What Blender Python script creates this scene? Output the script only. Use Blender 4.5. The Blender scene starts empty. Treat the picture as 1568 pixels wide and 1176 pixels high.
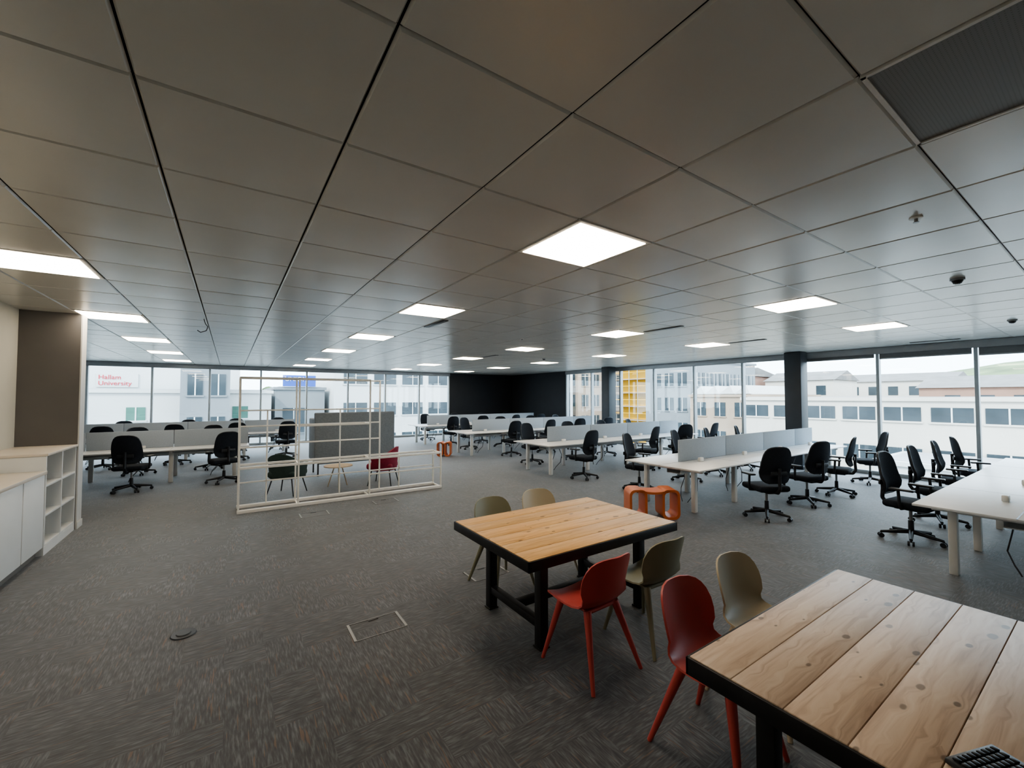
import bpy, bmesh, math, random
from mathutils import Vector, Matrix, Euler
random.seed(7)
S = bpy.context.scene
COL = S.collection

# ------------------------------------------------------------------ materials
def new_mat(name):
    m = bpy.data.materials.new(name); m.use_nodes = True
    nt = m.node_tree
    b = nt.nodes["Principled BSDF"]
    return m, nt, b
def N(nt, t, **k):
    n = nt.nodes.new(t)
    for a, v in k.items(): setattr(n, a, v)
    return n
def simple(name, col, rough=0.5, metal=0.0, var=0.08, scale=12.0, bump=0.0, spec=0.5, bscale=200, sheen=0):
    m, nt, b = new_mat(name)
    tc = N(nt, "ShaderNodeTexCoord")
    no = N(nt, "ShaderNodeTexNoise"); no.inputs["Scale"].default_value = scale; no.inputs["Detail"].default_value = 4
    nt.links.new(tc.outputs["Object"], no.inputs["Vector"])
    r = N(nt, "ShaderNodeValToRGB")
    r.color_ramp.elements[0].position = 0.3; r.color_ramp.elements[1].position = 0.7
    r.color_ramp.elements[0].color = tuple(c*(1-var) for c in col)+(1,)
    r.color_ramp.elements[1].color = tuple(min(1, c*(1+var)) for c in col)+(1,)
    nt.links.new(no.outputs["Fac"], r.inputs["Fac"]); nt.links.new(r.outputs["Color"], b.inputs["Base Color"])
    b.inputs["Roughness"].default_value = rough; b.inputs["Metallic"].default_value = metal
    b.inputs["Specular IOR Level"].default_value = spec
    if sheen: b.inputs["Sheen Weight"].default_value = sheen
    if bump:
        n2 = N(nt, "ShaderNodeTexNoise"); n2.inputs["Scale"].default_value = bscale
        nt.links.new(tc.outputs["Object"], n2.inputs["Vector"])
        bp = N(nt, "ShaderNodeBump"); bp.inputs["Strength"].default_value = bump; bp.inputs["Distance"].default_value = 0.002
        nt.links.new(n2.outputs["Fac"], bp.inputs["Height"]); nt.links.new(bp.outputs["Normal"], b.inputs["Normal"])
    return m
def emit(name, col, st):
    m, nt, b = new_mat(name)
    b.inputs["Base Color"].default_value = (0.8, 0.8, 0.8, 1)
    b.inputs["Emission Color"].default_value = col+(1,); b.inputs["Emission Strength"].default_value = st
    return m
def math_n(nt, op, a, b=None):
    n = N(nt, "ShaderNodeMath", operation=op)
    for i, v in enumerate((a, b)):
        if v is None: continue
        if isinstance(v, (int, float)): n.inputs[i].default_value = v
        else: nt.links.new(v, n.inputs[i])
    return n.outputs[0]

def carpet_mat():
    m, nt, b = new_mat("carpet")
    g = N(nt, "ShaderNodeNewGeometry"); sx = N(nt, "ShaderNodeSeparateXYZ")
    nt.links.new(g.outputs["Position"], sx.inputs[0])
    X, Y = sx.outputs[0], sx.outputs[1]
    cc_ = N(nt, "ShaderNodeCombineXYZ")
    nt.links.new(math_n(nt, 'FLOOR', math_n(nt, 'DIVIDE', X, 0.25)), cc_.inputs[0]); nt.links.new(math_n(nt, 'FLOOR', math_n(nt, 'DIVIDE', Y, 0.25)), cc_.inputs[1])
    wn_ = N(nt, "ShaderNodeTexWhiteNoise", noise_dimensions='3D'); nt.links.new(cc_.outputs[0], wn_.inputs["Vector"])
    par = math_n(nt, 'GREATER_THAN', wn_.outputs["Value"], .5)
    def vec(kx, ky):
        c = N(nt, "ShaderNodeCombineXYZ")
        nt.links.new(math_n(nt, 'MULTIPLY', X, kx), c.inputs[0]); nt.links.new(math_n(nt, 'MULTIPLY', Y, ky), c.inputs[1])
        nt.links.new(par, c.inputs[2]); return c.outputs[0]
    def noise(v, sc, det=2):
        n = N(nt, "ShaderNodeTexNoise"); n.inputs["Scale"].default_value = sc; n.inputs["Detail"].default_value = det
        nt.links.new(v, n.inputs["Vector"]); return n.outputs["Fac"]
    def mixf(f, a, c):
        n = N(nt, "ShaderNodeMix", data_type='FLOAT'); nt.links.new(f, n.inputs[0]); nt.links.new(a, n.inputs[2]); nt.links.new(c, n.inputs[3]); return n.outputs[0]
    s1 = mixf(par, noise(vec(12, 95), 1.0, 3), noise(vec(95, 12), 1.0, 3))
    s2 = mixf(par, noise(vec(4, 60), 1.3, 1), noise(vec(60, 4), 1.3, 1))
    s3 = mixf(par, noise(vec(6, 30), 1.1, 2), noise(vec(30, 6), 1.1, 2))
    comb = math_n(nt, 'ADD', math_n(nt, 'MULTIPLY', s1, .7), math_n(nt, 'MULTIPLY', s3, .3))
    r = N(nt, "ShaderNodeValToRGB"); cr = r.color_ramp
    cr.elements[0].position = .37; cr.elements[0].color = (.024, .027, .033, 1)
    cr.elements[1].position = .66; cr.elements[1].color = (.118, .126, .140, 1)
    e = cr.elements.new(.5); e.color = (.050, .054, .062, 1)
    nt.links.new(comb, r.inputs["Fac"])
    r2 = N(nt, "ShaderNodeValToRGB"); r2.color_ramp.elements[0].position = .66; r2.color_ramp.elements[1].position = .70
    nt.links.new(s2, r2.inputs["Fac"])
    mx = N(nt, "ShaderNodeMix", data_type='RGBA'); nt.links.new(math_n(nt, 'MULTIPLY', r2.outputs["Color"], .6), mx.inputs[0])
    nt.links.new(r.outputs["Color"], mx.inputs[6]); mx.inputs[7].default_value = (.17, .095, .06, 1)
    tone = math_n(nt, 'ADD', math_n(nt, 'MULTIPLY', wn_.outputs["Value"], .16), .92)
    big = noise(vec(1, 1), 2.2, 3)
    tone = math_n(nt, 'MULTIPLY', tone, math_n(nt, 'ADD', math_n(nt, 'MULTIPLY', big, .8), .6))
    tc3 = N(nt, "ShaderNodeCombineColor"); [nt.links.new(tone, tc3.inputs[i]) for i in range(3)]
    mm = N(nt, "ShaderNodeMix", data_type='RGBA', blend_type='MULTIPLY'); mm.inputs[0].default_value = 1
    nt.links.new(mx.outputs[2], mm.inputs[6]); nt.links.new(tc3.outputs[0], mm.inputs[7])
    nt.links.new(mm.outputs[2], b.inputs["Base Color"])
    b.inputs["Roughness"].default_value = .62; b.inputs["Specular IOR Level"].default_value = .5
    b.inputs["Sheen Weight"].default_value = .3
    bp = N(nt, "ShaderNodeBump"); bp.inputs["Strength"].default_value = .4; bp.inputs["Distance"].default_value = .003
    nt.links.new(s1, bp.inputs["Height"]); nt.links.new(bp.outputs["Normal"], b.inputs["Normal"])
    return m

def wood_mat(name, c0, c1, c2, y0, pw):
    m, nt, b = new_mat(name)
    g = N(nt, "ShaderNodeTexCoord"); sx = N(nt, "ShaderNodeSeparateXYZ")
    nt.links.new(g.outputs["Object"], sx.inputs[0])
    X, Y = sx.outputs[0], sx.outputs[1]
    idx = math_n(nt, 'FLOOR', math_n(nt, 'DIVIDE', math_n(nt, 'SUBTRACT', Y, y0), pw))
    wn = N(nt, "ShaderNodeTexWhiteNoise", noise_dimensions='1D'); nt.links.new(idx, wn.inputs["W"])
    off = math_n(nt, 'MULTIPLY', wn.outputs["Value"], 13.0)
    def vec(kx, ky, w=0):
        c = N(nt, "ShaderNodeCombineXYZ")
        nt.links.new(math_n(nt, 'MULTIPLY', math_n(nt, 'ADD', X, off), kx), c.inputs[0])
        nt.links.new(math_n(nt, 'MULTIPLY', Y, ky), c.inputs[1])
        if w == 0: nt.links.new(off, c.inputs[2])
        return c.outputs[0]
    # knots: sparse random cells
    n3 = N(nt, "ShaderNodeTexNoise"); n3.inputs["Scale"].default_value = 16
    nt.links.new(g.outputs["Object"], n3.inputs["Vector"])
    v = N(nt, "ShaderNodeTexVoronoi", voronoi_dimensions='2D'); v.inputs["Scale"].default_value = 1; nt.links.new(vec(5.5, 10.5, 1), v.inputs["Vector"])
    sc = N(nt, "ShaderNodeSeparateColor"); nt.links.new(v.outputs["Color"], sc.inputs[0])
    size = math_n(nt, 'MULTIPLY', math_n(nt, 'MAXIMUM', math_n(nt, 'SUBTRACT', sc.outputs[0], .62), 0.0), .55)
    dd = math_n(nt, 'ADD', v.outputs["Distance"], math_n(nt, 'MULTIPLY', math_n(nt, 'SUBTRACT', n3.outputs["Fac"], .5), .12))
    kn = math_n(nt, 'SUBTRACT', size, dd)                      # >0 inside the knot
    rk = N(nt, "ShaderNodeValToRGB"); rk.color_ramp.elements[0].position = .0; rk.color_ramp.elements[0].color = (0, 0, 0, 1); rk.color_ramp.elements[1].position = .05
    nt.links.new(math_n(nt, 'ADD', kn, .0), rk.inputs["Fac"])
    # grain, bent around the knots
    bend = math_n(nt, 'MULTIPLY', math_n(nt, 'MAXIMUM', math_n(nt, 'ADD', kn, .30), 0.0), 2.2)
    gv = N(nt, "ShaderNodeVectorMath", operation='ADD'); nt.links.new(vec(2.2, 34), gv.inputs[0])
    cb_ = N(nt, "ShaderNodeCombineXYZ"); nt.links.new(bend, cb_.inputs[1]); nt.links.new(cb_.outputs[0], gv.inputs[1])
    n1 = N(nt, "ShaderNodeTexNoise"); n1.inputs["Scale"].default_value = 1; n1.inputs["Detail"].default_value = 6; n1.inputs["Distortion"].default_value = 1.0
    nt.links.new(gv.outputs[0], n1.inputs["Vector"])
    r = N(nt, "ShaderNodeValToRGB"); cr = r.color_ramp
    cr.elements[0].position = .28; cr.elements[0].color = c0+(1,); cr.elements[1].position = .75; cr.elements[1].color = c2+(1,)
    e = cr.elements.new(.48); e.color = c1+(1,)
    nt.links.new(n1.outputs["Fac"], r.inputs["Fac"])
    mx = N(nt, "ShaderNodeMix", data_type='RGBA'); nt.links.new(math_n(nt, 'MULTIPLY', rk.outputs["Color"], .8), mx.inputs[0])
    nt.links.new(r.outputs["Color"], mx.inputs[6]); mx.inputs[7].default_value = tuple(x*.36 for x in c0)+(1,)
    hv = N(nt, "ShaderNodeMix", data_type='RGBA', blend_type='MULTIPLY'); hv.inputs[0].default_value = 1
    t = math_n(nt, 'ADD', math_n(nt, 'MULTIPLY', wn.outputs["Value"], .18), .88)
    cc = N(nt, "ShaderNodeCombineColor"); [nt.links.new(t, cc.inputs[i]) for i in range(3)]
    nt.links.new(mx.outputs[2], hv.inputs[6]); nt.links.new(cc.outputs[0], hv.inputs[7])
    nt.links.new(hv.outputs[2], b.inputs["Base Color"]); b.inputs["Roughness"].default_value = .45
    bp = N(nt, "ShaderNodeBump"); bp.inputs["Strength"].default_value = .25; bp.inputs["Distance"].default_value = .002
    nt.links.new(n1.outputs["Fac"], bp.inputs["Height"]); nt.links.new(bp.outputs["Normal"], b.inputs["Normal"])
    return m

def glass_mat():
    m = bpy.data.materials.new("window_glass"); m.use_nodes = True; nt = m.node_tree
    nt.nodes.clear()
    o = N(nt, "ShaderNodeOutputMaterial"); mx = N(nt, "ShaderNodeMixShader"); t = N(nt, "ShaderNodeBsdfTransparent"); g = N(nt, "ShaderNodeBsdfGlossy")
    g.inputs["Roughness"].default_value = .02; t.inputs["Color"].default_value = (.93, .97, .98, 1)
    mx.inputs[0].default_value = .04
    nt.links.new(t.outputs[0], mx.inputs[1]); nt.links.new(g.outputs[0], mx.inputs[2]); nt.links.new(mx.outputs[0], o.inputs[0])
    return m

def perf_mat():
    m, nt, b = new_mat("perforated_metal")
    tc = N(nt, "ShaderNodeTexCoord"); v = N(nt, "ShaderNodeTexVoronoi"); v.inputs["Scale"].default_value = 80; v.inputs["Randomness"].default_value = 0
    nt.links.new(tc.outputs["Object"], v.inputs["Vector"])
    r = N(nt, "ShaderNodeValToRGB"); r.color_ramp.elements[0].position = .25; r.color_ramp.elements[1].position = .4
    r.color_ramp.elements[0].color = (.02, .02, .02, 1); r.color_ramp.elements[1].color = (.22, .215, .21, 1)
    nt.links.new(v.outputs["Distance"], r.inputs["Fac"]); nt.links.new(r.outputs["Color"], b.inputs["Base Color"]); b.inputs["Roughness"].default_value = .5
    return m

M = dict(
 carpet=carpet_mat(),
 ceil=simple("ceiling_tile_metal", (.70, .70, .665), .27, 0.0, .03, 1.5, .04, .9, 90),
 ceilgap=simple("ceiling_gap", (.02, .02, .02), .9),
 ceilgrid=simple("ceiling_grid_trim", (.80, .79, .76), .4),
 perf=perf_mat(),
 cream=simple("cream_wall_paint", (.55, .54, .48), .7, 0, .03, 3),
 taupe=simple("taupe_wall_paint", (.145, .138, .132), .7, 0, .04, 3),
 dark=simple("dark_wall_paint", (.014, .017, .022), .7, 0, .1, 3),
 whitep=simple("white_trim_paint", (.58, .58, .56), .5, 0, .03, 5),
 steelgrey=simple("grey_aluminium", (.30, .31, .32), .4, .3, .04, 6),
 mull=simple("window_frame_paint", (.36, .40, .42), .4, 0, .04, 6),
 blind=simple("blind_fabric_grey", (.16, .165, .17), .8, 0, .05, 20),
 glass=glass_mat(),
 colm=simple("column_charcoal", (.030, .037, .045), .5, 0, .08, 4),
 light=emit("panel_diffuser", (1, .85, .66), 9.0),
 blackmetal=simple("black_steel", (.018, .018, .02), .45, .3, .15, 20),
 red=simple("red_polypropylene", (.50, .080, .068), .42, 0, .04, 5, .1, .5, 400),
 olive=simple("olive_polypropylene", (.25, .24, .165), .45, 0, .04, 5, .1, .5, 400),
 beige=simple("beige_polypropylene", (.50, .435, .315), .45, 0, .04, 5, .1, .5, 400),
 black=simple("black_plastic", (.018, .021, .027), .42, 0, .1, 20),
 fab=simple("black_fabric", (.016, .021, .030), .85, 0, .2, 60, .3, .3, 500),
 desk=simple("white_desk_laminate", (.76, .78, .80), .32, 0, .02, 4),
 deskleg=simple("desk_leg_white", (.74, .74, .72), .4, 0, .03, 6),
 screen=simple("desk_screen_fabric", (.36, .41, .46), .8, 0, .06, 60, .3, .3, 500),
 orange=simple("orange_plastic", (.62, .17, .055), .4, 0, .05, 6),
 frame=simple("white_powdercoat", (.88, .87, .83), .4, 0, .03, 6),
 green=simple("dark_green_upholstery", (.03, .055, .05), .85, 0, .1, 30, .3),
 maroon=simple("maroon_upholstery", (.22, .015, .04), .85, 0, .1, 30, .3),
 greyfab=simple("grey_upholstery", (.21, .235, .26), .9, 0, .1, 30, .3),
 pale=simple("pale_wood", (.55, .45, .33), .5, 0, .08, 8),
 counter=simple("counter_laminate", (.64, .58, .50), .4, 0, .03, 5),
 cab=simple("cabinet_white", (.68, .69, .68), .45, 0, .02, 5),
 cable=simple("cable_grey", (.05, .05, .055), .6),
 # exterior
 street=simple("street_asphalt", (.16, .16, .16), .9, 0, .1, .3),
 bwhite=simple("building_white_render", (.48, .49, .48), .8, 0, .04, .3),
 bcream=simple("building_cream_concrete", (.50, .47, .42), .8, 0, .05, .3),
 bbrick=simple("building_brick", (.27, .16, .12), .9, 0, .12, .6),
 bgrey=simple("building_grey_cladding", (.17, .185, .195), .8, 0, .06, .3),
 btan=simple("building_sandstone", (.31, .24, .18), .9, 0, .1, .5),
 bglass=simple("building_window_glass", (.04, .052, .06), .15, 0, .3, .5, 0, .3),
 bgreen=simple("building_window_green", (.06, .14, .11), .3, 0, .2, .5, 0, .3),
 roof=simple("building_roof_felt", (.33, .33, .34), .9, 0, .1, .3),
 slate=simple("roof_slate", (.15, .145, .14), .9, 0, .15, .8),
 yellow=simple("scaffold_yellow", (.65, .36, .02), .7, 0, .1, .6),
 leaf=simple("tree_foliage", (.05, .09, .03), .9, 0, .5, 1.2),
 hill=simple("hill_grass_trees", (.12, .165, .075), .95, 0, .5, .05),
 signred=simple("sign_red", (.45, .01, .03), .5), signblue=simple("sign_blue", (.02, .07, .32), .5),
)
woodA = wood_mat("pine_planks_varnished", (.54, .29, .11), (.72, .43, .18), (.82, .55, .26), -.57, 1.14/6)
woodB = wood_mat("pine_planks_pale", (.50, .36, .26), (.67, .52, .40), (.78, .65, .53), -.57, 1.14/6)

# ------------------------------------------------------------------ mesh builder
class MB:
    def __init__(s): s.bm = bmesh.new(); s.mats = []
    def mi(s, m):
        if m not in s.mats: s.mats.append(m)
        return s.mats.index(m)
    def merge(s, t, m):
        i = s.mi(m)
        for f in t.faces: f.material_index = i; f.smooth = True
        me = bpy.data.meshes.new("tmp"); t.to_mesh(me); t.free(); s.bm.from_mesh(me); bpy.data.meshes.remove(me)
    def box(s, c, size, m, bev=0, seg=2, rot=None):
        t = bmesh.new(); bmesh.ops.create_cube(t, size=1)
        bmesh.ops.scale(t, vec=Vector(size), verts=t.verts)
        if bev: bmesh.ops.bevel(t, geom=t.edges[:], offset=min(bev, min(size)*.49), segments=seg, affect='EDGES', profile=.5)
        if rot: bmesh.ops.rotate(t, cent=(0, 0, 0), matrix=Euler(rot).to_matrix(), verts=t.verts)
        bmesh.ops.translate(t, vec=Vector(c), verts=t.verts); s.merge(t, m)
    def b2(s, x0, x1, y0, y1, z0, z1, m, bev=0, seg=2):
        s.box(((x0+x1)/2, (y0+y1)/2, (z0+z1)/2), (x1-x0, y1-y0, z1-z0), m, bev, seg)
    def rod(s, p0, p1, r0, m, r1=None, n=12):
        r1 = r0 if r1 is None else r1
        p0 = Vector(p0); p1 = Vector(p1); d = p1-p0
        t = bmesh.new(); bmesh.ops.create_cone(t, cap_ends=True, segments=n, radius1=r0, radius2=r1, depth=d.length)
        q = Vector((0, 0, 1)).rotation_difference(d)
        bmesh.ops.rotate(t, cent=(0, 0, 0), matrix=q.to_matrix(), verts=t.verts)
        bmesh.ops.translate(t, vec=(p0+p1)/2, verts=t.verts); s.merge(t, m)
    def ball(s, c, r, m, sc=(1, 1, 1), sub=2):
        t = bmesh.new(); bmesh.ops.create_icosphere(t, subdivisions=sub, radius=r)
        bmesh.ops.scale(t, vec=sc, verts=t.verts); bmesh.ops.translate(t, vec=c, verts=t.verts); s.merge(t, m)
    def path(s, pts, r, m, n=10):
        for a, b in zip(pts, pts[1:]): s.rod(a, b, r, m, n=n)
        for p in pts[1:-1]: s.ball(p, r, m, sub=1)
    def surf(s, rows, m, th=0.0):
        t = bmesh.new(); vs = [[t.verts.new(p) for p in r] for r in rows]
        for a, b in zip(vs, vs[1:]):
            for i in range(len(a)-1):
                t.faces.new((a[i], a[i+1], b[i+1], b[i]))
        bmesh.ops.recalc_face_normals(t, faces=t.faces[:])
        if th: bmesh.ops.solidify(t, geom=t.faces[:]+t.edges[:]+t.verts[:], thickness=th)
        s.merge(t, m)
    def mesh(s, name):
        me = bpy.data.meshes.new(name); s.bm.normal_update(); s.bm.to_mesh(me); s.bm.free()
        for m in s.mats: me.materials.append(m)
        me.set_sharp_from_angle(angle=math.radians(38))
        return me
    def obj(s, name, loc=(0, 0, 0), rz=0):
        return place(s.mesh(name), name, loc, rz)
def place(me, name, loc=(0, 0, 0), rz=0, parent=None):
    o = bpy.data.objects.new(name, me); COL.objects.link(o); o.location = loc; o.rotation_euler = (0, 0, rz)
    if parent: o.parent = parent
    return o

XR, YF, ZC = 12.9, 19.1, 3.06
XL, XW = -8.0, -2.39
# ------------------------------------------------------------------ room shell
b = MB(); b.b2(XL-.2, XR+.2, -3.2, YF+.2, -.3, 0, M['carpet']); b.obj("floor")
b = MB()
b.b2(XL-.2, XR+.2, -3.2, YF+.2, ZC+.03, ZC+.35, M['ceilgap'])
GX = [.43+.75*k for k in range(-12, 17)]; GY = [1.29+.75*k for k in range(-6, 24)]
lights = [(lx, ly) for lx in (-1.445, 2.305, 6.055, 9.055) for ly in (2.415, 5.415, 8.415, 11.415, 14.415, 17.415)]
vent = (2.305, .165)
tb = bmesh.new()
for gx in GX:
    for gy in GY:
        cx, cy = gx+.375, gy+.375
        if any(abs(cx-a) < .1 and abs(cy-c) < .1 for a, c in lights+[vent]): continue
        x0, x1, y0, y1 = gx+.004, gx+.746, gy+.002, gy+.748
        x0 = max(x0, XL); x1 = min(x1, XR); y0 = max(y0, -3); y1 = min(y1, YF)
        if x1-x0 < .05 or y1-y0 < .05: continue
        e = .009
        z0_ = ZC+.0015+random.uniform(-.0004, .0004); a_, c_ = random.uniform(-.0008, .0008), random.uniform(-.0008, .0008)
        def zz(u, v): return z0_+a_*u+c_*v-.0026*(1-u*u)*(1-v*v)
        n_ = 4; G_ = []
        for i in range(n_+1):
            row = []
            for j in range(n_+1):
                u = -1+2*i/n_; v = -1+2*j/n_
                row.append(tb.verts.new((x0+e+(x1-x0-2*e)*(u+1)/2, y0+e+(y1-y0-2*e)*(v+1)/2, zz(u, v))))
            G_.append(row)
        for i in range(n_):
            for j in range(n_): tb.faces.new((G_[i][j], G_[i][j+1], G_[i+1][j+1], G_[i+1][j]))
        mid = [tb.verts.new(p) for p in ((x0, y0, ZC+.013), (x1, y0, ZC+.013), (x1, y1, ZC+.013), (x0, y1, ZC+.013))]
        sides = [[G_[i][0] for i in range(n_+1)], [G_[n_][j] for j in range(n_+1)], [G_[n_-i][n_] for i in range(n_+1)], [G_[0][n_-j] for j in range(n_+1)]]
        for i in range(4):
            tb.faces.new([mid[(i+1) % 4], mid[i]]+sides[i])
bmesh.ops.recalc_face_normals(tb, faces=tb.faces[:])
b.merge(tb, M['ceil'])
b.obj("ceiling")
b = MB()
b.b2(-.372, .372, -.372, .372, -.002, .02, M['ceilgrid']); b.b2(-.34, .34, -.34, .34, -.006, .0, M['light'])
lm = b.mesh("ceiling_light_panel")
for (lx, ly) in lights: place(lm, "ceiling_light_panel", (lx, ly, ZC))
b = MB(); b.b2(-.372, .372, -.372, .372, 0.004, .02, M['perf'])
for sx_ in (-1, 1):
    b.b2(sx_*.365-.008, sx_*.365+.008, -.372, .372, -.002, .02, M['ceilgrid']); b.b2(-.372, .372, sx_*.365-.008, sx_*.365+.008, -.002, .02, M['ceilgrid'])
b.obj("ceiling_vent", (vent[0], vent[1], ZC))
for (x, y) in ((6.25, 4.55), (9.1, 4.55), (12.3, 2.3), (6.25, 10.4), (2.75, 6.3)):
    b = MB(); b.b2(-.05, .05, -.38, .38, -.008, .0, M['black'], .002); b.b2(-.006, .006, -.37, .37, -.011, -.004, M['steelgrey'])
    b.obj("linear_air_diffuser", (x, y, ZC-.002))
for (x, y) in ((6.04, .95), (9.97, 1.0), (8.0, 10.1)):
    b = MB(); b.rod((0, 0, 0), (0, 0, -.02), .055, M['steelgrey'], n=24); b.rod((0, 0, -.02), (0, 0, -.05), .045, M['black'], .03, n=24)
    b.rod((0, 0, -.05), (0, 0, -.058), .02, M['steelgrey'], n=16); b.obj("smoke_detector", (x, y, ZC-.001))
for (x, y) in ((3.75, .77), (3.4, .25), (4.9, 6.9)):
    b = MB(); b.rod((0, 0, 0), (0, 0, -.008), .035, M['ceilgrid'], n=20); b.rod((0, 0, -.008), (0, 0, -.03), .01, M['steelgrey'], n=12); b.rod((0, 0, -.03), (0, 0, -.033), .016, M['steelgrey'], n=12)
    b.obj("ceiling_sprinkler", (x, y, ZC-.001))
b = MB(); b.path([(0, 0, 0), (.02, 0, -.07), (.05, .02, -.11), (.03, .04, -.17), (-.04, .05, -.2), (-.08, .06, -.17)], .006, M['cable'])
b.obj("hanging_cable", (-.35, 7.9, ZC))

def wallbox(name, *a, m='cream', base=None):
    bb = MB(); bb.b2(*a, M[m]); o = bb.obj(name); return o
H1 = ZC+.03
wallbox("wall_left", XW-.2, XW, -3.0, 8.4, 0, H1)
wallbox("wall_back", XW, XR, -3.2, -3.0, 0, H1)
b = MB(); b.b2(XL, -1.785, 8.4, 8.62, 0, H1, M['taupe']); b.b2(-1.785, -1.77, 8.398, 8.622, 0, H1, M['whitep']); b.obj("wall_partition")
wallbox("wall_side", XL-.2, XL, 8.4, YF, 0, H1)
wallbox("wall_far", 9.1, XR+.2, YF, YF+.2, 0, H1, m='dark')
wallbox("wall_right", XR, XR+.2, 14.6, YF, 0, H1, m='dark')
b = MB(); b.b2(XL, -1.76, 8.62, 8.632, 0, .1, M['whitep'], .003); b.b2(-1.77, -1.758, 8.39, 8.632, 0, .1, M['whitep'], .003)
b.obj("baseboard_partition")

def glazing(name, along, a0, a1, fixed, marks, blinds):
    bb = MB()
    def B(u0, u1, v0, v1, z0, z1, m, bev=0):
        if along == 'x': bb.b2(u0, u1, fixed+v0, fixed+v1, z0, z1, M[m], bev)
        else: bb.b2(fixed+v0, fixed+v1, u0, u1, z0, z1, M[m], bev)
    B(a0, a1, .0, .12, 0.0, .09, 'mull', .004)
    B(a0, a1, .0, .12, 2.95, H1, 'steelgrey', .004)
    B(a0, a1, -.09, -.0, 2.90, 3.055, 'steelgrey', .006)
    B(a0, a1, .05, .062, .09, 2.95, 'glass')
    for mk in marks:
        B(mk-.03, mk+.03, -.03, .12, .0, 2.95, 'mull', .004)
    for (u0, u1, z) in blinds:
        B(u0, u1, -.05, -.04, z, 2.91, 'blind'); B(u0, u1, -.06, -.03, z-.03, z, 'steelgrey', .005)
    return bb.obj(name)
mx = [-.63+1.63*k for k in range(-4, 6)]
glazing("window_1", 'x', XL, 9.1, YF, mx+[XL+.05, 9.07], [])
my = [1.8+1.6*k for k in range(-3, 9)]
glazing("window_2", 'y', -3.0, 14.6, XR, my, [(-2.9, 1.75, 2.76), (1.85, 3.35, 2.80), (3.45, 4.9, 2.84)])
for y in (4.98, 11.6):
    b = MB(); b.b2(-.2, .2, -.2, .2, 0, 3.055, M['colm'], .02); b.b2(-.215, .215, -.215, .215, 0, .1, M['black'], .01); b.obj("column", (12.45, y, 0))

# ------------------------------------------------------------------ kitchen counter + cubby shelf
b = MB()
x0, x1 = XW+.002, -1.79
b.b2(x0, x1-.06, 1.0, 7.2, 0, .1, M['taupe'])
b.b2(x0, x1-.02, 1.0, 7.2, .1, .96, M['cab'])
yy = 1.0
while yy < 7.1:
    b.b2(x1-.02, x1, yy+.003, min(yy+.6, 7.2)-.003, .105, .955, M['cab'], .003); yy += .62
b.b2(x0, x1+.015, 1.0, 7.2, .96, 1.0, M['counter'], .004)
b.obj("kitchen_counter")
b = MB(); y0, y1 = 7.215, 8.39
b.b2(x0, x1, y0, y1, 0, .1, M['cab']); b.b2(x0, x0+.02, y0, y1, .1, 1.17, M['cab'])
for y in (y0, (y0+y1)/2-.0125, y1-.025): b.b2(x0, x1, y, y+.025, .1, 1.17, M['cab'], .002)
for z in (.1, .45, .8): b.b2(x0, x1-.003, y0, y1, z, z+.025, M['cab'], .002)
b.b2(x0, x1+.015, y0-.01, y1+.005, 1.17, 1.2, M['counter'], .004)
b.obj("cubby_shelf")

# ------------------------------------------------------------------ dining tables
def table(wood):
    b = MB(); L, W = 1.65, 1.14; pw = W/6
    for i in range(6):
        b.b2(-L/2+.012, L/2-.012, -W/2+i*pw+(.012 if i == 0 else .0015), -W/2+(i+1)*pw-(.012 if i == 5 else .0015), .715, .752, wood, .003)
    for s_ in (-1, 1):
        b.b2(-L/2, L/2, s_*(W/2-.006)-.006, s_*(W/2-.006)+.006, .675, .748, M['blackmetal'], .002)
        b.b2(s_*(L/2-.006)-.006, s_*(L/2-.006)+.006, -W/2, W/2, .675, .748, M['blackmetal'], .002)
        b.b2(-L/2+.01, L/2-.01, s_*(W/2-.05)-.03, s_*(W/2-.05)+.03, .69, .714, M['blackmetal'])
        X = s_*(L/2-.27)
        for t in (-1, 1):
            b.box((X, t*.36, .345), (.075, .075, .69), M['blackmetal'], .005)
            b.box((X, t*.36, .006), (.09, .09, .012), M['blackmetal'], .002)
        b.box((X, 0, .65), (.07, .72, .07), M['blackmetal'], .005); b.box((X, 0, .17), (.06, .66, .06), M['blackmetal'], .005)
    b.box((0, 0, .17), (L-.58, .06, .06), M['blackmetal'], .005); b.box((0, 0, .65), (L-.58, .06, .06), M['blackmetal'], .005)
    return b
table(woodA).obj("dining_table", (2.52, 2.88, 0)); table(woodB).obj("dining_table", (2.48, .54, 0))

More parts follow.
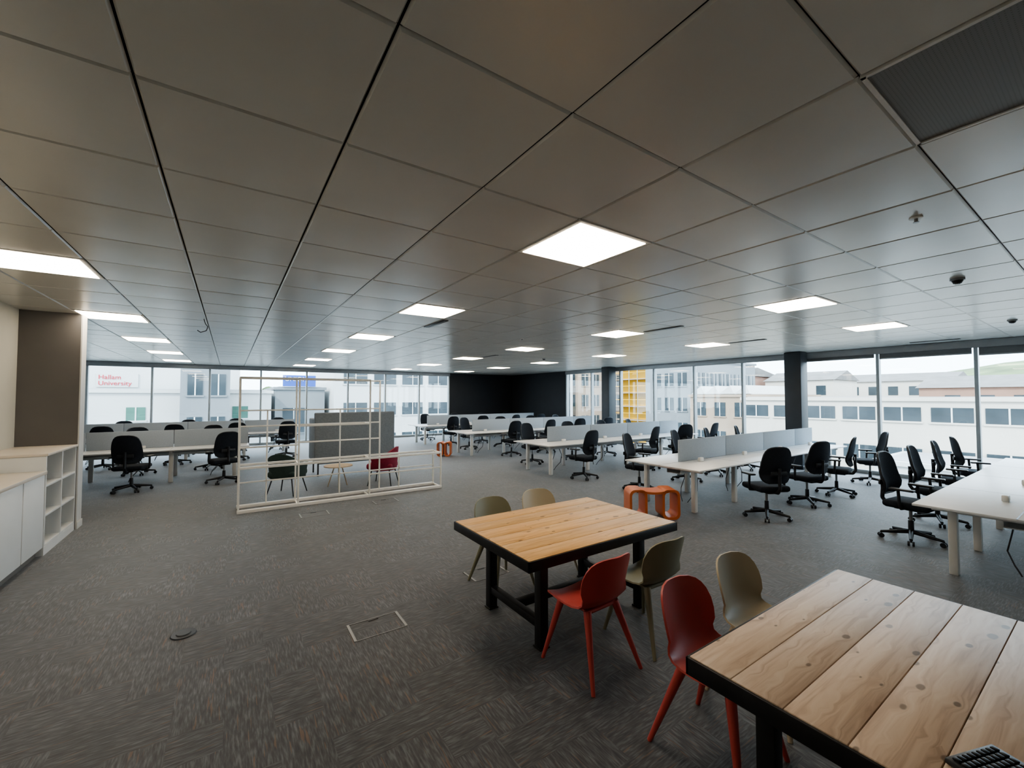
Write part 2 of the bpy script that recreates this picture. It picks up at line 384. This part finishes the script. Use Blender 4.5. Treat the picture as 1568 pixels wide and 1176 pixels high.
# ------------------------------------------------------------------ dining chairs (moulded shell, tapered legs), front = +Y
def dchair(m):
    b = MB()
    prof = [(.235, .415, .15), (.228, .437, .185), (.205, .449, .207), (.15, .450, .222), (.08, .444, .230), (.0, .438, .232), (-.07, .441, .230), (-.125, .456, .224),
            (-.165, .485, .216), (-.19, .525, .212), (-.208, .575, .217), (-.222, .63, .224), (-.236, .685, .222), (-.249, .735, .209), (-.257, .770, .188), (-.262, .793, .160), (-.265, .807, .12), (-.2665, .813, .06)]
    rows = []
    nU = 15
    for k, (y, z, hw) in enumerate(prof):
        back = max(0, min(1, (z-.45)/.12)) if k > 5 else 0
        row = []
        for i in range(nU):
            u = -1+2*i/(nU-1); x = u*hw
            uu = (x/.225)**2
            row.append((x, y+back*.075*uu, z+(1-back)*.035*uu*(1 if k > 1 else .4)))
        rows.append(row)
    b.surf(rows, m, .011)
    for sx_ in (-1, 1):
        for (ty, by) in ((.13, .225), (-.12, -.265)):
            b.rod((sx_*.235, by, 0), (sx_*.135, ty, .435), .013, m, .027, n=14)
    b.box((0, 0, .425), (.27, .27, .018), m, .008)
    for ty in (.13, -.12): b.rod((-.14, ty, .425), (.14, ty, .425), .014, m)
    return b.mesh("dining_chair")
cr, co, cb = dchair(M['red']), dchair(M['olive']), dchair(M['beige'])
P = math.pi
place(cr, "dining_chair", (2.14, 2.20, 0), 0.03)
place(co, "dining_chair", (2.77, 2.20, 0), -.02)
place(co, "dining_chair", (2.30, 3.58, 0), P+.05)
place(cb, "dining_chair", (2.92, 3.62, 0), P-.03)
place(cr, "dining_chair", (2.17, 1.26, 0), P+.02)
place(cb, "dining_chair", (2.79, 1.30, 0), P-.03)

b = MB(); b.box((0, 0, .009), (.21, .105, .017), M['black'], .005)
for i in range(9):
    for j in range(4): b.box((-.082+i*.0205, -.033+j*.022, .0195), (.016, .017, .006), M['blackmetal'], .002)
b.obj("keyboard", (1.91, .265, .753), -.35)

# ------------------------------------------------------------------ office chair, front = +Y
def ochair():
    b = MB(); K, F = M['black'], M['fab']
    for i in range(5):
        a = P/2+i*2*P/5; d = Vector((math.cos(a), math.sin(a), 0)); p = d*.31
        b.rod((0, 0, .115), (p.x, p.y, .075), .03, K, .017, n=10)
        b.rod((p.x, p.y, .08), (p.x, p.y, .045), .01, K)
        t = Vector((-d.y, d.x, 0))
        for s_ in (-1, 1):
            q = p+t*.022*s_; b.rod((q.x-t.x*.011, q.y-t.y*.011, .03), (q.x+t.x*.011, q.y+t.y*.011, .03), .03, K, n=14)
    b.rod((0, 0, .09), (0, 0, .26), .032, K, .028, n=16); b.rod((0, 0, .26), (0, 0, .40), .018, M['steelgrey'], n=14)
    b.box((0, -.02, .415), (.17, .26, .05), K, .015)
    b.box((0, .02, .475), (.49, .47, .085), F, .035, 4); b.box((0, .02, .44), (.44, .42, .03), K, .012)
    rows = []
    zs = [.575, .59, .62, .67, .73, .80, .87, .94, 1.00, 1.05, 1.085, 1.105, 1.115]
    hw = [.12, .17, .205, .225, .235, .235, .23, .222, .21, .19, .16, .12, .06]
    for z, w in zip(zs, hw):
        row = []
        for i in range(11):
            u = -1+i*.2; x = u*w
            y = -.235-.055*max(0, (z-.72))/.4+.025*math.exp(-((z-.70)/.09)**2)+.05*(x/.23)**2
            row.append((x, y, z))
        rows.append(row)
    b.surf(rows, F, .028)
    rim = [Vector(r[0]) for r in rows]+[Vector(r[-1]) for r in reversed(rows)]; rim.append(rim[0])
    b.path([p+Vector((0, -.012, 0)) for p in rim], .013, K, 8)
    b.path([(0, -.10, .42), (0, -.25, .43), (0, -.295, .50), (0, -.285, .62), (0, -.29, .80)], .024, K)
    b.box((0, -.275, .72), (.26, .03, .07), K, .012)
    for s_ in (-1, 1):
        b.path([(s_*.14, .0, .43), (s_*.275, .0, .44), (s_*.29, -.01, .50), (s_*.29, -.02, .67)], .018, K)
        b.box((s_*.285, .015, .685), (.085, .25, .028), K, .012, 3)
    return b.mesh("office_chair")
oc = ochair()
def oput(x, y, rz): place(oc, "office_chair", (x, y, 0), rz)

# ------------------------------------------------------------------ bench desks
def bench(x0, n, yc, w=1.5, d=1.45, scr0=.55):
    L = n*w; b = MB()
    b.b2(x0, x0+L, yc-d/2, yc+d/2, .705, .73, M['desk'], .004)
    for i in range(1, n): b.b2(x0+i*w-.002, x0+i*w+.002, yc-d/2, yc+d/2, .7302, .7308, M['black'])
    b.b2(x0, x0+L, yc-.006, yc+.006, .7302, .7308, M['black'])
    xs = [x0+.28]+[x0+i*w for i in range(1, n)]+[x0+L-.28]
    for x in xs:
        for s_ in (-1, 1):
            b.b2(x-.04, x+.04, yc+s_*(d/2-.26)-.035, yc+s_*(d/2-.26)+.035, 0, .66, M['deskleg'], .008)
        b.b2(x-.03, x+.03, yc-d/2+.1, yc+d/2-.1, .645, .705, M['deskleg'], .006)
    for s_ in (-1, 1): b.b2(x0+.28, x0+L-.28, yc+s_*.32-.025, yc+s_*.32+.025, .65, .70, M['deskleg'], .005)
    b.b2(x0+.4, x0+L-.4, yc-.13, yc+.13, .55, .56, M['deskleg']); b.b2(x0+.4, x0+L-.4, yc-.135, yc-.128, .55, .61, M['deskleg']); b.b2(x0+.4, x0+L-.4, yc+.128, yc+.135, .55, .61, M['deskleg'])
    for i in range(n):
        cx = x0+(i+.5)*w
        for s_ in (-1, 1):
            b.box((cx+.2, yc+s_*.17, .765), (.11, .055, .07), M['deskleg'], .012)
            b.path([(cx+.1, yc+s_*.1, .56), (cx+.16, yc+s_*.13, .40), (cx+.1, yc+s_*.16, .22), (cx+.0, yc+s_*.1, .10), (cx-.03, yc+s_*.05, .012)], .007, M['cable'], 6)
    o = b.obj("bench_desk")
    b = MB()
    xs = x0+scr0
    while xs < x0+L-.2:
        xe = min(xs+w, x0+L); b.b2(xs+.004, xe-.004, yc-.018, yc+.018, .732, 1.115, M['screen'], .008); xs = xe
    b.obj("privacy_screen").parent = o
    return o
rows_r = [(.63, 6.1, 4), (4.48, 6.0, 4), (8.33, 6.15, 4), (12.3, 6.15, 4), (16.15, 6.15, 4)]
for (yc, x0, n) in rows_r: bench(x0, n, yc, scr0=(1.5 if yc < 1 else .55))
for (yc, x0, n) in [(12.35, -5.4, 4), (16.15, -5.4, 5)]: bench(x0, n, yc, 1.45, 1.45, .0)
J = lambda a: random.uniform(-a, a)
for x in (7.42, 8.75, 10.1, 11.45): oput(x, 1.66, P+J(.25)+.1)
for x, r in ((6.95, -.5), (8.4, -.3), (9.7, .2), (11.55, .5)): oput(x, 3.22, r)
for x in (6.9, 8.5, 9.8, 11.2): oput(x, 5.62, P+J(.4))
for x in (6.8, 9.05, 10.5, 11.8): oput(x, 7.12, J(.4))
for x in (7.1, 8.6, 10.1, 11.5): oput(x, 9.5, P+J(.4))
for x in (7.5, 8.9, 10.3, 11.7): oput(x, 11.15, J(.4))
for x in (7.2, 8.6, 10.1, 11.5): oput(x, 13.45, P+J(.4))
for x in (7.2, 8.6, 10.1, 11.5): oput(x, 14.95, J(.4))
for x in (7.2, 8.6, 10.1, 11.5): oput(x, 17.3, P+J(.4))
for x in (-4.6, -3.2, -1.6, -.08): oput(x, 11.2, J(.35))
for x in (-4.6, -3.2, -1.8, -.4): oput(x, 13.5, P+J(.4))
for x in (-4.2, -2.7, -1.2, .2, 1.5): oput(x, 14.95, J(.4))
for x in (-4.2, -2.7, -1.2, .2, 1.5): oput(x, 17.3, P+J(.4))

# ------------------------------------------------------------------ orange loop stool: two rounded loop legs side by side, dished seat between
def stool(cx=.25, hw=.135):
    b = MB(); O = M['orange']
    def loop(xc):
        pts = []; h, r = .45, .085
        for (ax, cz, a0) in ((hw-r, h-r, 0), (-hw+r, h-r, 90), (-hw+r, r, 180), (hw-r, r, 270)):
            for k in range(7):
                a = math.radians(a0+k*15); pts.append((ax+r*math.cos(a), cz+r*math.sin(a)))
        w = .34; t = .035
        sc = lambda p: ((p[0])*(hw-t)/hw, (p[1]-h/2)*(h/2-t)/(h/2)+h/2)
        n = len(pts); R = []
        for i in range(n+1):
            p = pts[i % n]; q = sc(p)
            R.append([(xc+p[0], -w/2, p[1]), (xc+p[0], w/2, p[1]), (xc+q[0], w/2, q[1]), (xc+q[0], -w/2, q[1]), (xc+p[0], -w/2, p[1])])
        b.surf(R, O)
    loop(-cx); loop(cx)
    rows = []
    for i in range(13):
        u = -1+i/6; x = u*(cx-.02); dip = .035*(1-u*u)
        rows.append([(x, y*.01, .45-dip) for y in range(-17, 18, 17)])
    b.surf(rows, O, .035)
    return b.mesh("stool")
st = stool(); st2 = stool(.12, .10)
place(st, "stool", (5.50, 4.25, 0), math.radians(-34)); place(st2, "stool", (5.7, 12.3, 0), math.radians(-34))

# ------------------------------------------------------------------ white frame divider
b = MB(); FW = M['frame']
def bar(x0, x1, y, z, t=.028): b.b2(x0, x1, y-t/2, y+t/2, z-t/2, z+t/2, FW, .003)
def post(x, y, h, t=.028): b.b2(x-t/2, x+t/2, y-t/2, y+t/2, 0, h, FW, .003)
Y0, Y1 = 8.05, 8.45
for x, h in ((.14, 2.2), (1.0, 2.2), (2.2, 2.2), (3.65, .735)): post(x, Y0, h)
for x, h in ((.14, 2.2), (1.0, 2.2), (2.5, 2.2), (3.65, .735)): post(x, Y1, h)
for y in (Y0, Y1):
    b.b2(.12, 3.66, y-.035, y+.035, 0, .05, FW, .004)
    bar(.14, 3.65, y, .72, .04)
bar(.14, 2.5, Y1, 2.19); bar(.14, 2.2, Y0, 2.19); bar(.14, 2.5, Y1, 1.64, .026); bar(1.0, 2.2, Y0, 1.37, .026); bar(.14, 2.5, Y1, 1.37, .026); bar(.14, 1.0, Y0, 1.05, .026); bar(1.0, 2.5, Y1, 1.05, .026)
bar(2.2, 3.65, Y0, .42, .024); bar(.14, 3.65, Y1, .42, .024)
post(.55, Y1, 1.65, .024); post(1.75, Y1, 1.65, .024); post(2.9, Y1, .72, .024)
for x in (.14, 1.0, 2.2, 3.65):
    for z in ((.02, .72, 2.19, 1.37) if x < 3 else (.02, .72)): b.b2(x-.012, x+.012, Y0, Y1, z-.012, z+.012, FW)
b.obj("open_frame_divider")

# ------------------------------------------------------------------ tub armchairs, front=+Y
def armchair(m):
    b = MB()
    b.box((0, .02, .40), (.52, .54, .13), m, .05, 4)
    rows = []
    for k in range(8):
        f = k/7; row = []
        for i in range(25):
            a = math.radians(180+(-25)+i*(230/24))
            s_ = math.sin(a); back = max(0, -s_)
            top = .60+.20*back**1.5
            z = .32+(top-.32)*f; rr = .30+.035*f
            row.append((rr*math.cos(a)*1.05, rr*s_*1.0+.02, z))
        rows.append(row)
    b.surf(rows, m, .035)
    for sx_ in (-1, 1):
        for sy_ in (-1, 1): b.rod((sx_*.26, sy_*.25, 0), (sx_*.18, sy_*.18, .35), .010, M['black'], .013)
    b.box((0, 0, .335), (.42, .42, .02), M['black'], .005)
    return b.mesh("armchair")
place(armchair(M['green']), "armchair", (.95, 9.2, 0), math.radians(-35)); place(armchair(M['maroon']), "armchair", (2.78, 9.1, 0), math.radians(55))
b = MB(); b.rod((0, 0, .43), (0, 0, .45), .28, M['pale'], n=40)
for i in range(3):
    a = i*2*P/3+.4; b.rod((.22*math.cos(a), .22*math.sin(a), 0), (.08*math.cos(a), .08*math.sin(a), .43), .012, M['pale'])
b.obj("side_table", (1.9, 9.3, 0))
b = MB(); G = M['greyfab']
b.box((0, -.36, .92), (1.9, .10, 1.16), G, .03, 3); b.box((0, .02, .36), (1.72, .66, .18), G, .04, 3)
for s_ in (-1, 1): b.box((s_*.90, .02, .85), (.10, .78, 1.0), G, .03, 3)
b.box((0, -.26, .68), (1.7, .14, .46), G, .05, 3)
for sx_ in (-.85, .85):
    for sy_ in (-.33, .33): b.rod((sx_, sy_, 0), (sx_, sy_, .36), .018, M['blackmetal'])
b.obj("high_back_sofa", (2.6, 11.1, 0))

# ------------------------------------------------------------------ floor details
def hatch(x, y, w=.40, d=.27):
    b = MB(); m = M['steelgrey']
    for s_ in (-1, 1):
        b.b2(s_*w/2-.010, s_*w/2+.010, -d/2, d/2, 0, .004, m); b.b2(-w/2, w/2, s_*d/2-.003, s_*d/2+.003, 0, .003, m)
    b.b2(-.04, .04, d/2-.03, d/2-.01, 0, .004, M['black']); b.obj("floor_hatch", (x, y, .0005))
hatch(1.03, 3.5); hatch(1.15, 7.35); hatch(2.35, 7.55); hatch(2.3, 3.0+.9); hatch(4.6, 6.2)
b = MB(); b.rod((0, 0, 0), (0, 0, .008), .085, M['black'], .08, n=32); b.rod((0, 0, .008), (0, 0, .014), .05, M['black'], .045, n=32); b.obj("floor_outlet_cover", (-.27, 4.23, 0))

# ------------------------------------------------------------------ exterior
GZ = -12.0
b = MB(); b.b2(-150, 420, -200, 420, GZ-.5, GZ, M['street']); b.obj("street_ground")
def building(name, x0, x1, y0, y1, z1, wall, faces, win, wz, fh=3.2, ww=1.6, wh=1.5, sp=3.2, strip=False, parapet=True, sign=None):
    b = MB(); b.b2(x0, x1, y0, y1, GZ, z1, M[wall])
    if parapet: b.b2(x0-.15, x1+.15, y0-.15, y1+.15, z1-.02, z1+.25, M[wall]); b.b2(x0+.3, x1-.3, y0+.3, y1-.3, z1+.2, z1+.3, M['roof'])
    for f in faces:
        a0, a1 = (y0, y1) if f == 'x' else (x0, x1)
        z = wz
        while z > GZ+1:
            if z+wh < z1:
                u = a0+sp*.3
                while u+ww < a1:
                    if f == 'x':
                        b.b2(x0-.06, x0+.05, u, u+ww, z, z+wh, M[win]); b.b2(x0-.1, x0, u-.1, u+ww+.1, z-.12, z, M[wall]); b.b2(x0-.09, x0, u+ww/2-.04, u+ww/2+.04, z, z+wh, M['whitep'])
                    else:
                        b.b2(u, u+ww, y0-.06, y0+.05, z, z+wh, M[win]); b.b2(u-.1, u+ww+.1, y0-.1, y0, z-.12, z, M[wall]); b.b2(u+ww/2-.04, u+ww/2+.04, y0-.09, y0, z, z+wh, M['whitep'])
                    u += sp
            z -= fh
    o = b.obj(name)
    if sign:
        txt, x, y, z, size, fm, bm_, w, h = sign
        cu = bpy.data.curves.new("sign_text", 'FONT'); cu.body = txt; cu.size = size; cu.extrude = .02
        to = bpy.data.objects.new("tmpx", cu); COL.objects.link(to); bpy.context.view_layer.update()
        me = bpy.data.meshes.new_from_object(to.evaluated_get(bpy.context.evaluated_depsgraph_get())); bpy.data.objects.remove(to)
        me.materials.clear(); me.materials.append(M[fm])
        bb = MB(); bb.b2(0, w, 0, .1, 0, h, M[bm_]); base = bb.obj("sign_board", (x, y, z)); base.parent = o
        t = bpy.data.objects.new("sign_lettering", me); COL.objects.link(t); t.parent = base; t.location = (.15, -.03, h-size*.95); t.rotation_euler = (P/2, 0, 0)
    return o
building("white_building", -14, 3.0, 42, 60, 2.2, 'bwhite', ['y'], 'bgreen', .1, 3.4, 1.1, 1.0, 3.3)
building("rear_white_building", -20, 1.0, 62, 80, 6.0, 'bwhite', ['y'], 'bgreen', -6, 3.4, 1.1, 1.0, 3.3, sign=("Hallam\nUniversity", -11.9, 61.88, 2.95, .66, 'signred', 'bwhite', 3.4, 1.5))
building("glass_building", 3.6, 8.0, 46, 60, 2.6, 'bgrey', ['y'], 'bglass', -1.6, 3.2, 1.9, 2.4, 2.2, sign=("UNION", 4.2, 45.7, 2.9, .6, 'whitep', 'signblue', 2.9, 1.1))
building("office_building", 8.5, 40, 44, 60, 6.2, 'bwhite', ['y'], 'bglass', 3.2, 3.2, 2.3, 1.3, 3.0)
building("grey_building", -3.0, 0.0, 38.5, 41.5, 4.6, 'bgrey', ['y'], 'bglass', 2.0, 3.2, .9, 1.6, 1.4)
building("long_cream_building", 40, 62, -30, 20.5, 1.6, 'bcream', ['x'], 'bglass', .15, 2.9, 2.0, 1.0, 2.5)
building("cream_wing_building", 33, 39.5, -12, 9.0, -2.2, 'bwhite', ['x'], 'bglass', -4.3, 2.9, 2.2, 1.3, 2.6)
building("sandstone_building", 44, 60, 21.5, 28.5, 1.9, 'btan', ['x'], 'bglass', -.2, 3.1, 1.2, 1.5, 2.2)
building("tall_grey_building", 45, 60, 29, 35.5, 6.2, 'bgrey', ['x', 'y'], 'bglass', 3.2, 3.0, 1.2, 1.6, 1.8)
building("corner_stone_building", 41.5, 60, 44.5, 75, 6.8, 'btan', ['x', 'y'], 'bglass', 3.5, 3.0, 1.3, 1.7, 2.2)
b = MB()
b.b2(48, 52, 36.8, 42.4, GZ, 8.5, M['yellow'])
for k in range(10):
    z = -9+k*1.9; b.b2(46.5, 48, 36.6, 42.4, z, z+.12, M['btan'])
    b.rod((46.5, 36.6, z+1), (46.5, 42.4, z+1), .05, M['yellow'])
for k in range(5):
    y = 36.6+k*1.45; b.rod((46.5, y, GZ), (46.5, y, 9), .06, M['steelgrey'])
b.obj("scaffolded_building")
for i, (x, y, w, d, h, m) in enumerate([(72, 5, 10, 12, 3.0, 'bbrick'), (78, 26, 10, 10, 4.6, 'bcream'), (70, 38, 8, 18, 5.6, 'bbrick'), (95, 16, 14, 14, 4.6, 'bcream'), (100, 36, 18, 14, 5.5, 'bgrey'), (76, -14, 12, 14, 2.9, 'bcream'), (115, -2, 16, 20, 4.0, 'btan'), (110, 60, 20, 20, 9, 'bcream')]):
    b = MB(); b.b2(x, x+d, y, y+w, GZ, h, M[m])
    u = y+1.0
    while u+1.4 < y+w:
        for z in (h-2.4, h-5.4): b.b2(x-.06, x+.05, u, u+1.3, z, z+1.5, M['bglass'])
        u += 2.7
    t = bmesh.new()
    v = [t.verts.new(p) for p in ((x-.3, y-.3, h), (x+d+.3, y-.3, h), (x+d+.3, y+w+.3, h), (x-.3, y+w+.3, h), (x+d/2, y-.3, h+1.6), (x+d/2, y+w+.3, h+1.6))]
    for f in ((0, 1, 4), (2, 3, 5), (1, 2, 5, 4), (3, 0, 4, 5), (0, 3, 2, 1)): t.faces.new([v[k] for k in f])
    b.merge(t, M['slate']); b.obj("distant_building")
b = MB()
for k in range(4):
    y = 21.8+k*1.65; t = bmesh.new(); v = [t.verts.new(p) for p in ((44, y, 2.2), (56, y, 2.2), (56, y+1.6, 2.2), (44, y+1.6, 2.2), (44, y+.4, 3.1), (56, y+.4, 3.1))]
    for f in ((0, 4, 3), (1, 2, 5), (0, 1, 5, 4), (4, 5, 2, 3), (0, 3, 2, 1)): t.faces.new([v[q] for q in f])
    b.merge(t, M['bwhite'])
b.obj("sawtooth_roof")
b = MB(); rows = []
for i in range(9):
    x = 300+i*25; row = []
    for j in range(40):
        y = -200+j*18; hh = math.sin(i/8*P/2)*(17+5*math.sin(y*.013+1)+2*math.sin(y*.05))
        row.append((x, y, GZ+hh*1.75))
    rows.append(row)
b.surf(rows, M['hill']); b.obj("hill")
def tree(x, y, z, h, r):
    b = MB(); b.rod((0, 0, z), (0, 0, z+h*.5), .25, M['slate'], .15)
    for k in range(14):
        a = random.uniform(0, 2*P); q = random.uniform(0, r*.7)
        b.ball((q*math.cos(a), q*math.sin(a), z+h*random.uniform(.45, .95)), r*random.uniform(.35, .55), M['leaf'], (1, 1, .8), 2)
    b.obj("tree", (x, y, 0))
for (x, y, h, r) in ((5.5, 64, 16.5, 2.2), (30, 24, 8, 2.2), (28, 14, 7, 2.2)): tree(x, y, GZ, h, r)

# ------------------------------------------------------------------ light
w = bpy.data.worlds.new("sky"); S.world = w; w.use_nodes = True
bg = w.node_tree.nodes["Background"]; bg.inputs["Color"].default_value = (.76, .88, 1.0, 1); bg.inputs["Strength"].default_value = 4.4
sd = bpy.data.lights.new("sun", 'SUN'); sd.energy = 3.0; sd.angle = .02; sd.color = (1, .96, .90)
so = bpy.data.objects.new("sun", sd); COL.objects.link(so); so.location = (-20, -20, 30)
so.rotation_euler = Vector((.62, .42, -.66)).to_track_quat('-Z', 'Y').to_euler()

cam = bpy.data.cameras.new("camera"); cam.sensor_width = 36; cam.lens = 36*640/1568; cam.clip_end = 2000; cam.clip_start = .05
c = bpy.data.objects.new("camera", cam); COL.objects.link(c); c.location = (0, 0, 1.87)
c.rotation_euler = (math.radians(90+1.79), 0, math.radians(-34)); S.camera = c
S.view_settings.view_transform = 'AgX'; S.view_settings.exposure = 0.9
S.view_settings.look = 'AgX - Medium High Contrast'
